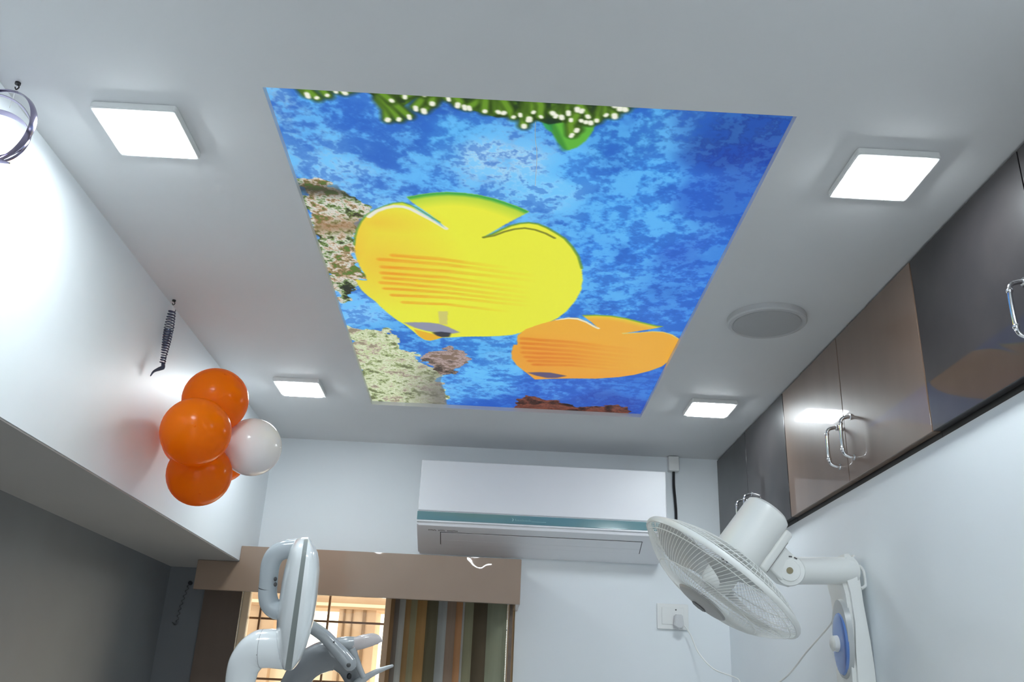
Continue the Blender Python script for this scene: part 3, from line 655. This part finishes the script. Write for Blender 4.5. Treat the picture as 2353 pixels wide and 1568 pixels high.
# ---------------------------------------------------------------- wall fan
v = ray(1655,1327).normalized(); C = CAM + v*2.31
w = RX*(-.59) + UX*(-.807); w = (w - v*v.dot(w)).normalized()
AXF = (w*.979 - v*.205).normalized()
Tf = frame_from(AXF, v); Tf.translation = C
fan = thing('wall_fan', (XW, 2.35, 1.80), 'white wall mounted fan tilted down on the right wall', 'fan')
R0 = .214
bm = bmesh.new(); lathe(bm, [(R0-.003,-.0065),(R0+.002,-.0075),(R0+.0045,-.003),(R0+.0045,.003),(R0+.002,.0075),(R0-.003,.0065),(R0-.003,-.0065)], 96, Tf)
lug = Tf @ (Vector((0,0,0))); obj('cage_ring', bm, FANPL, fan)
def cage(bm, zs, rin, zin, nw, twist, wire, rings):
    for k in range(nw):
        a0 = 2*PI*k/nw; pts = []
        for i in range(9):
            t = i/8; r = R0-.002 + (rin-R0+.002)*t; z = zs + (zin-zs)*math.sin(t*PI/2)**.8
            a = a0 + twist*t; pts.append(Tf @ Vector((r*math.cos(a), r*math.sin(a), z)))
        tube(bm, pts, wire, 4, cap=False)
    for t in rings:
        r = R0-.002 + (rin-R0+.002)*t; z = zs + (zin-zs)*math.sin(t*PI/2)**.8
        tube(bm, [Tf @ Vector((r*math.cos(a), r*math.sin(a), z)) for a in [2*PI*j/64 for j in range(64)]], wire*1.5, 6, closed=True)
bm = bmesh.new(); cage(bm, .006, .062, .075, 110, .55, .00075, (.06,.5,.995)); obj('front_grille', bm, FANPL, fan)
bm = bmesh.new(); cage(bm, -.006, .055, -.060, 96, -.25, .0009, (.05,.2,.55,1)); obj('rear_grille', bm, FANPL, fan)
bm = bmesh.new(); lathe(bm, [(0,.070),(.064,.070),(.066,.076),(.062,.080),(.045,.083),(0,.084)], 40, Tf); badge = obj('badge', bm, mat('grey beige badge plastic', (.36,.35,.335), .35), fan)
bm = bmesh.new(); lathe(bm, [(0,.0835),(.02,.0835),(.019,.0860),(0,.0865)], 8, Tf @ Matrix.Translation((.028,0,0))); obj('emblem', bm, mat('dark printed emblem', (.07,.065,.065), .4), badge)
bm = bmesh.new(); lathe(bm, [(0,-.03),(.036,-.03),(.040,-.01),(.038,.02),(.030,.034),(0,.038)], 32, Tf); hub = obj('blade_hub', bm, FANPL, fan)
BLADE = mat('pale grey blade plastic', (.60,.61,.60), .3)
for k in range(3):
    bm = bmesh.new(); a0 = 2*PI*k/3+.5; rows = []
    for i in range(9):
        t = i/8; r = .036+.155*t; ha = .30+.32*math.sin(min(1,t*1.25)*PI/2) - .25*max(0,t-.8)*5*.35
        row = []
        for j in range(7):
            s = j/6*2-1; a = a0+s*ha+.35*t; z = .024*s*(1-.35*t)
            row.append((r*math.cos(a), r*math.sin(a), z))
        rows.append(row)
    top = [[bm.verts.new(Tf @ Vector(p)) for p in row] for row in rows]
    bot = [[bm.verts.new(Tf @ (Vector(p)+Vector((0,0,-.0022)))) for p in row] for row in rows]
    for i in range(8):
        for j in range(6):
            bm.faces.new((top[i][j],top[i][j+1],top[i+1][j+1],top[i+1][j])); bm.faces.new((bot[i][j],bot[i+1][j],bot[i+1][j+1],bot[i][j+1]))
    for i in range(8):
        for j in (0,6): bm.faces.new((top[i][j],top[i+1][j],bot[i+1][j],bot[i][j]))
    for j in range(6):
        for i in (0,8): bm.faces.new((top[i][j],top[i][j+1],bot[i][j+1],bot[i][j]))
    obj('blade', bm, BLADE, fan)
# motor housing behind the cage
bm = bmesh.new(); lathe(bm, [(0,-.062),(.050,-.062),(.058,-.068),(.0585,-.085),(.0585,-.192),(.0565,-.205),(.048,-.212),(0,-.214)], 56, Tf)
motor = obj('motor_housing', bm, FANPL, fan)
K = at(1812,1312,1,2.262)
E_ = at(1952,1312,1,2.318)
knx = Tf.inverted() @ K
bm = bmesh.new()
# flat plate along the underside of the motor, facing the pivot
side = (knx.xy.normalized()); ang = math.atan2(side.y, side.x)
Tp = Tf @ Matrix.Rotation(ang,4,'Z')
b2 = bmesh.new(); box(b2, .045,.071,-.042,.042,-.196,-.075,.008,3); b2.transform(Tp); merge(bm, b2); obj('motor_plate', bm, FANPL, fan)
bm = bmesh.new(); zk = knx.z; rk = knx.xy.length
b2 = bmesh.new(); box(b2, .069, rk+.012, -.030,.030, zk-.030, zk+.040,.006,3); b2.transform(Tp); merge(bm, b2); neck = obj('neck', bm, FANPL, fan)
bm = bmesh.new(); b2 = bmesh.new(); box(b2, .0705, .0725, -.036,.036, zk-.040, zk+.052,.0008); b2.transform(Tp); merge(bm, b2); obj('neck_seam', bm, mat('brown seam plastic', (.10,.085,.07), .6), neck)  # thin brown plate at the neck joint
ax = (v*1.0); ax.normalize()
Tk = frame_from(-ax, (0,0,1)); Tk.translation = K
bm = bmesh.new(); lathe(bm, [(0,-.034),(.035,-.034),(.0375,-.031),(.0375,.034),(.0355,.039),(.026,.0405),(.025,.043),(.020,.044),(0,.044)], 48, Tk); kn = obj('pivot_knuckle', bm, FANPL, fan)
bm = bmesh.new(); lathe(bm, [(0,.0435),(.008,.0435),(.008,.0455),(.005,.0458),(0,.0448)], 20, Tk); obj('pivot_screw', bm, mat('brass pivot screw', (.25,.22,.14), .4, metal=.6), kn)
bm = bmesh.new()
for q in range(6):
    a = math.radians(28-q*22); b2 = bmesh.new(); box(b2, -.004,.004,-.0015,.0015,.040,.0412); b2.transform(Tk @ Matrix.Rotation(-a+math.radians(-90),4,'Z') @ Matrix.Translation((0,.0335,0))); merge(bm, b2)
obj('tilt_marks', bm, GAPM, kn, smooth=False)
bm = bmesh.new(); tube(bm, [K+(E_-K)*t for t in (0,.25,.5,.75,1,1.03)], .034, 32); obj('arm', bm, FANPL, fan)
# wall bracket
bm = bmesh.new()
poly = [(.899,1.998),(.930,2.002),(.940,1.992),(.9455,1.88),(.9535,1.79),(.957,1.72),(.957,1.60),(.945,1.572),(.918,1.575),(.904,1.61),(.899,1.68),(.901,1.76),(.906,1.83),(.902,1.90),(.896,1.93)]
prism(bm, poly, 1, 2.290, 2.412, .010); obj('bracket', bm, FANPL, fan)
bm = bmesh.new()
def oval(bm, yc, zc, ry, rz, x0, x1, top=.6):
    n = 32; A = [bm.verts.new((x0, yc+ry*math.cos(2*PI*i/n), zc+rz*math.sin(2*PI*i/n))) for i in range(n)]
    B = [bm.verts.new((x1, yc+ry*.93*math.cos(2*PI*i/n), zc+rz*.96*math.sin(2*PI*i/n))) for i in range(n)]
    C_ = [bm.verts.new((x1-.003, yc+ry*top*math.cos(2*PI*i/n), zc+rz*top*math.sin(2*PI*i/n))) for i in range(n)]
    for P, Q in ((A,B),(B,C_)):
        for i in range(n): bm.faces.new((P[i],P[(i+1)%n],Q[(i+1)%n],Q[i]))
    bm.faces.new(A); bm.faces.new(C_)
oval(bm, 2.338, 1.795, .056, .098, .906, .893); obj('control_surround', bm, mat('pale grey control surround', (.45,.47,.47), .3), fan)
bm = bmesh.new(); oval(bm, 2.334, 1.782, .048, .076, .894, .888); cp = obj('control_panel', bm, mat('blue control panel', s2l((98,132,196)), .12, coat=.6), fan)
bm = bmesh.new(); lathe(bm, [(0,0),(.020,0),(.019,.012),(.014,.016),(0,.017)], 28, frame_from((-1,0,0)).copy() if False else Matrix.Translation((.886,2.340,1.782)) @ frame_from((-1,0,0))); obj('speed_knob', bm, FANPL, cp)
bm = bmesh.new(); tube(bm, catmull([(.944,2.302,1.972),(.953,2.302,1.962),(.957,2.302,1.945),(.9565,2.302,1.925),(.950,2.302,1.918),(.944,2.302,1.915)],6), .0042, 10); obj('cord_hook', bm, FANPL, fan)
# power cord and plug
P0 = Vector((.900,2.39,1.850))
bm = bmesh.new()
way = [P0, at(1905,1440,1,2.45), at(1855,1497,1,2.62), at(1795,1565,1,2.8), (.80,3.0,1.655), (.80,3.25,1.63), at(1700,1566,1,3.45)+Vector((0,0,-.003)), at(1640,1538,1,3.54), at(1605,1500,1,3.59), at(1588,1462,1,3.612), at(1574,1440,1,3.618), (.752,YB-.030,1.940)]
tube(bm, catmull(way,10), .0026, 8); cord = obj('power_cord', bm, FANPL, fan)
bm = bmesh.new(); prism(bm, [(.737,1.962),(.767,1.962),(.772,1.918),(.758,1.908),(.746,1.908),(.732,1.918)], 1, YB-.042, YB-.0125, .004); obj('plug', bm, mat('grey white plug plastic', (.60,.61,.62), .4), cord)

# ---------------------------------------------------------------- dental lamp
DL = 1.18
def Lp(zx, zy, dz=0, D=DL, s=4.26, ox=500, oy=1200): return CAM + ray(ox+zx/s, oy+zy/s)*(D+dz)
lamp = thing('dental_lamp', (-.30, 1.15, 0), 'pale grey dental lamp head with loop handle below the air conditioner', 'dental lamp')
ys  = [150,158,175,205,250,300,370,470,600,760,950,1090,1220,1340,1400,1440,1455]
Lx  = [830,795,765,740,715,700,680,652,625,603,580,572,580,600,615,635,665]
Rx_ = [880,893,908,928,958,980,994,1000,990,975,945,910,870,820,780,745,715]
dep = [.012,.022,.034,.046,.056,.063,.068,.073,.076,.077,.076,.072,.064,.050,.038,.024,.012]
def shell(edge, sgn):
    bm = bmesh.new(); rows = []
    for y, e, d in zip(ys, edge, dep):
        t = (y-155)/1295; s = 868-178*t; hs = 20+12*t; x0 = s+sgn*hs; wdt = (e-x0)
        row = []
        for j in range(17):
            a = -PI/2+PI*j/16; c, sn = math.cos(a), math.sin(a)
            row.append(bm.verts.new(Lp(x0+wdt*abs(c)**.75, y, d*math.copysign(abs(sn)**.85, sn))))
        rows.append(row)
    for A, B in zip(rows, rows[1:]):
        for j in range(16): bm.faces.new((A[j],A[j+1],B[j+1],B[j]))
        bm.faces.new((A[0],B[0],B[16],A[16]))
    bm.faces.new(rows[0]); bm.faces.new(rows[-1]); return bm
obj('rear_shell', shell(Lx,-1), DENTAL, lamp); obj('front_shell', shell(Rx_,1), DENTAL, lamp)
bm = bmesh.new(); rows = []
for y, d in zip(ys, dep):
    t = (y-155)/1295; s = 868-178*t; hs = 20+12*t
    rows.append([bm.verts.new(Lp(s+hs*kx, y, d*kd*1.0)) for kx, kd in ((-1,-.985),(1,-.985),(1,.985),(-1,.985))])
for A, B in zip(rows, rows[1:]):
    for j in range(4): bm.faces.new((A[j],A[(j+1)%4],B[(j+1)%4],B[j]))
bm.faces.new(rows[0]); bm.faces.new(rows[-1]); obj('seal_band', bm, BANDGREY, lamp)
bm = bmesh.new()
hp = [Lp(*q) for q in ((790,250),(720,262),(655,272),(575,312),(525,395),(505,500),(497,600),(492,640))]
hq = [Lp(*q) for q in ((492,644),(491,720),(510,800),(560,850),(620,865),(680,850))]
tube(bm, catmull(hp,8), [.0118,.0122,.0125,.0124,.0120,.0120], 24); tube(bm, catmull(hq,8), [.0120,.0124,.0126,.0126], 24)
h = obj('loop_handle', bm, DENTAL2B, lamp)
bm = bmesh.new(); tube(bm, [Lp(492,639),Lp(492,645)], .0119, 24); obj('handle_joint', bm, GAPM, h)
bm = bmesh.new()
for q in ((566,560),(566,612)):
    p = Lp(*q, -.010); ellipsoid(bm, p, (.0022,.0022,.0028), 8)
obj('handle_button', bm, GAPM, h)
bm = bmesh.new(); ap = [Lp(*q) for q in ((690,1248),(600,1243),(520,1238),(440,1240))]
tube(bm, catmull(ap,6), [.0252,.0248,.0246], 32); stub = obj('arm_stub', bm, DENTAL, lamp)
bm = bmesh.new(); ap = [Lp(*q) for q in ((440,1240),(420,1243),(340,1292),(268,1390),(232,1510),(216,1640),(205,1900),(200,2300))]
tube(bm, catmull(ap,8), [.0246,.0243,.0225,.0205,.019,.018,.018], 32); obj('arm', bm, DENTAL, lamp)
base = Lp(200,2300)
bm = bmesh.new(); tube(bm, [Lp(441,1240),Lp(438.5,1240)], .0248, 32); obj('arm_joint', bm, GAPM, stub)
bm = bmesh.new(); tube(bm, [base+Vector((0,0,.01)), (base.x, base.y, .03)], .02, 24); tube(bm, [(base.x,base.y,.03),(base.x,base.y,0)], .045, 40); obj('post', bm, DENTAL2, lamp)

# ---------------------------------------------------------------- dolphin shaped fitting
DD = 1.44
def Dp(zx, zy, dz=0): return CAM + ray(650+zx/8.404, 1400+zy/8.404)*(DD+dz)
u = DD/F_PX/8.404                                        # metres per unit of the sketch
dol = thing('dolphin_figure', (-.22,1.30,0), 'glossy grey dolphin shaped fitting beside the dental lamp in front of the window', 'figure')
bm = bmesh.new()
pts = [Dp(-100,2300,.02),Dp(60,1800,.02),Dp(240,1420,.02),Dp(460,1100,.02),Dp(760,930,.02),Dp(1050,900,.02),Dp(1250,1060,.02),Dp(1350,1280,.02),Dp(1390,1480,.02),Dp(1390,1700,.02)]
tube(bm, catmull(pts,8), [k*u for k in (230,250,265,285,300,290,250,205,160,110)], 28, squash=((0,1,.1),.8), rnd=True)
body = obj('body', bm, DOLPHIN, dol)
bm = bmesh.new(); ellipsoid(bm, Dp(1280,1300,-.014), (.004,.004,.005), 10); obj('eye', bm, BLACK, body)
bm = bmesh.new(); tube(bm, catmull([Dp(560,350,-.02),Dp(800,520,-.022),Dp(1000,730,-.024),Dp(1150,890,-.026),Dp(1290,1060,-.028)],8), [k*u for k in (118,122,128,134,136)], 24, rnd=True)
fin = obj('tube_fin', bm, mat('mid grey moulded plastic', (.33,.35,.36), .18, coat=.4), dol)
for q, r in (((1270,1085,-.050),.0035),((985,640,-.046),.0016)):
    bm = bmesh.new(); ellipsoid(bm, Dp(*q), (r,r*.8,r), 10); obj('screw', bm, GAPM, fin)
bm = bmesh.new(); tube(bm, catmull([Dp(1000,760,.01),Dp(1200,690,0),Dp(1420,660,-.004)],8), [k*u for k in (190,150,118)], 20); tube(bm, catmull([Dp(1330,760,-.01),Dp(1400,950,-.012),Dp(1470,1120,-.012),Dp(1560,1320,-.012)],6), [k*u for k in (90,70,60,50)], 14)
obj('tail_stem', bm, mat('light grey moulded plastic', (.38,.40,.41), .16, coat=.5), dol)
bm = bmesh.new(); tube(bm, catmull([Dp(1380,680,-.006),Dp(1560,630,-.008),Dp(1740,590,-.008),Dp(1850,600,-.008),Dp(1905,615,-.008)],8), [k*u for k in (126,130,116,78,26)], 20, squash=((0,1,0),.7), rnd=True)
fl = obj('beak', bm, PALE, dol)
bm = bmesh.new(); tube(bm, catmull([Dp(1360,1560,-.006),Dp(1500,1395,-.008),Dp(1660,1290,-.008),Dp(1860,1190,-.008),Dp(2110,1100,-.008)],8), [k*u for k in (120,86,58,50,28)], 16, rnd=True)
obj('lower_fin', bm, mat('cool grey moulded plastic', (.42,.44,.45), .18, coat=.4), dol)
pb = Dp(-100,2300,.02)
bm = bmesh.new(); tube(bm, [pb+Vector((0,0,.03)), (pb.x,pb.y,.02)], .018, 20); tube(bm, [(pb.x,pb.y,.02),(pb.x,pb.y,0)], .045, 36); obj('post', bm, DENTAL2, dol)

# ---------------------------------------------------------------- daylight and view
W = bpy.data.worlds.new('daylight'); SC.world = W; W.use_nodes = True
bg = W.node_tree.nodes['Background']; bg.inputs[1].default_value = SKY
wn = W.node_tree; tc = wn.nodes.new('ShaderNodeTexCoord'); sx = wn.nodes.new('ShaderNodeSeparateXYZ'); cr = wn.nodes.new('ShaderNodeValToRGB')
wn.links.new(tc.outputs['Generated'], sx.inputs[0])
mr = wn.nodes.new('ShaderNodeMapRange'); mr.inputs[1].default_value = -1; mr.inputs[2].default_value = 1
wn.links.new(sx.outputs[1], mr.inputs[0]); wn.links.new(mr.outputs[0], cr.inputs[0])       # hazy sky: cool behind, warm ahead
cr.color_ramp.elements[0].color = (.86,.93,1,1); cr.color_ramp.elements[0].position = .3
cr.color_ramp.elements[1].color = (2.6,2.3,1.8,1); cr.color_ramp.elements[1].position = .75
wn.links.new(cr.outputs[0], bg.inputs[0])
def portal(loc, rot, sx_, sy_):
    L = bpy.data.lights.new('window_portal', 'AREA'); L.shape = 'RECTANGLE'; L.size = sx_; L.size_y = sy_; L.cycles.is_portal = True
    o = bpy.data.objects.new('window_portal', L); COL.objects.link(o); o.location = loc; o.rotation_euler = rot
portal(((DX0+DX1)/2, YF-.14, DZ1/2), (math.radians(90),0,0), DX1-DX0, DZ1)
portal(((WX0+WX1)/2, YB+.14, (WZ0+WZ1)/2), (math.radians(-90),0,0), WX1-WX0, WZ1-WZ0)
sun = bpy.data.lights.new('sun', 'SUN'); sun.energy = SUN; sun.color = (1,.93,.82); sun.angle = math.radians(2)
so = bpy.data.objects.new('sun', sun); COL.objects.link(so); so.rotation_euler = (math.radians(48),0,math.radians(-25))
vs_ = SC.view_settings; vs_.view_transform = 'Standard'; vs_.look = 'None'; vs_.gamma = 1; vs_.exposure = EXPO; vs_.use_curve_mapping = False
SC.cycles.max_bounces = 10; SC.cycles.diffuse_bounces = 6; SC.cycles.transparent_max_bounces = 16
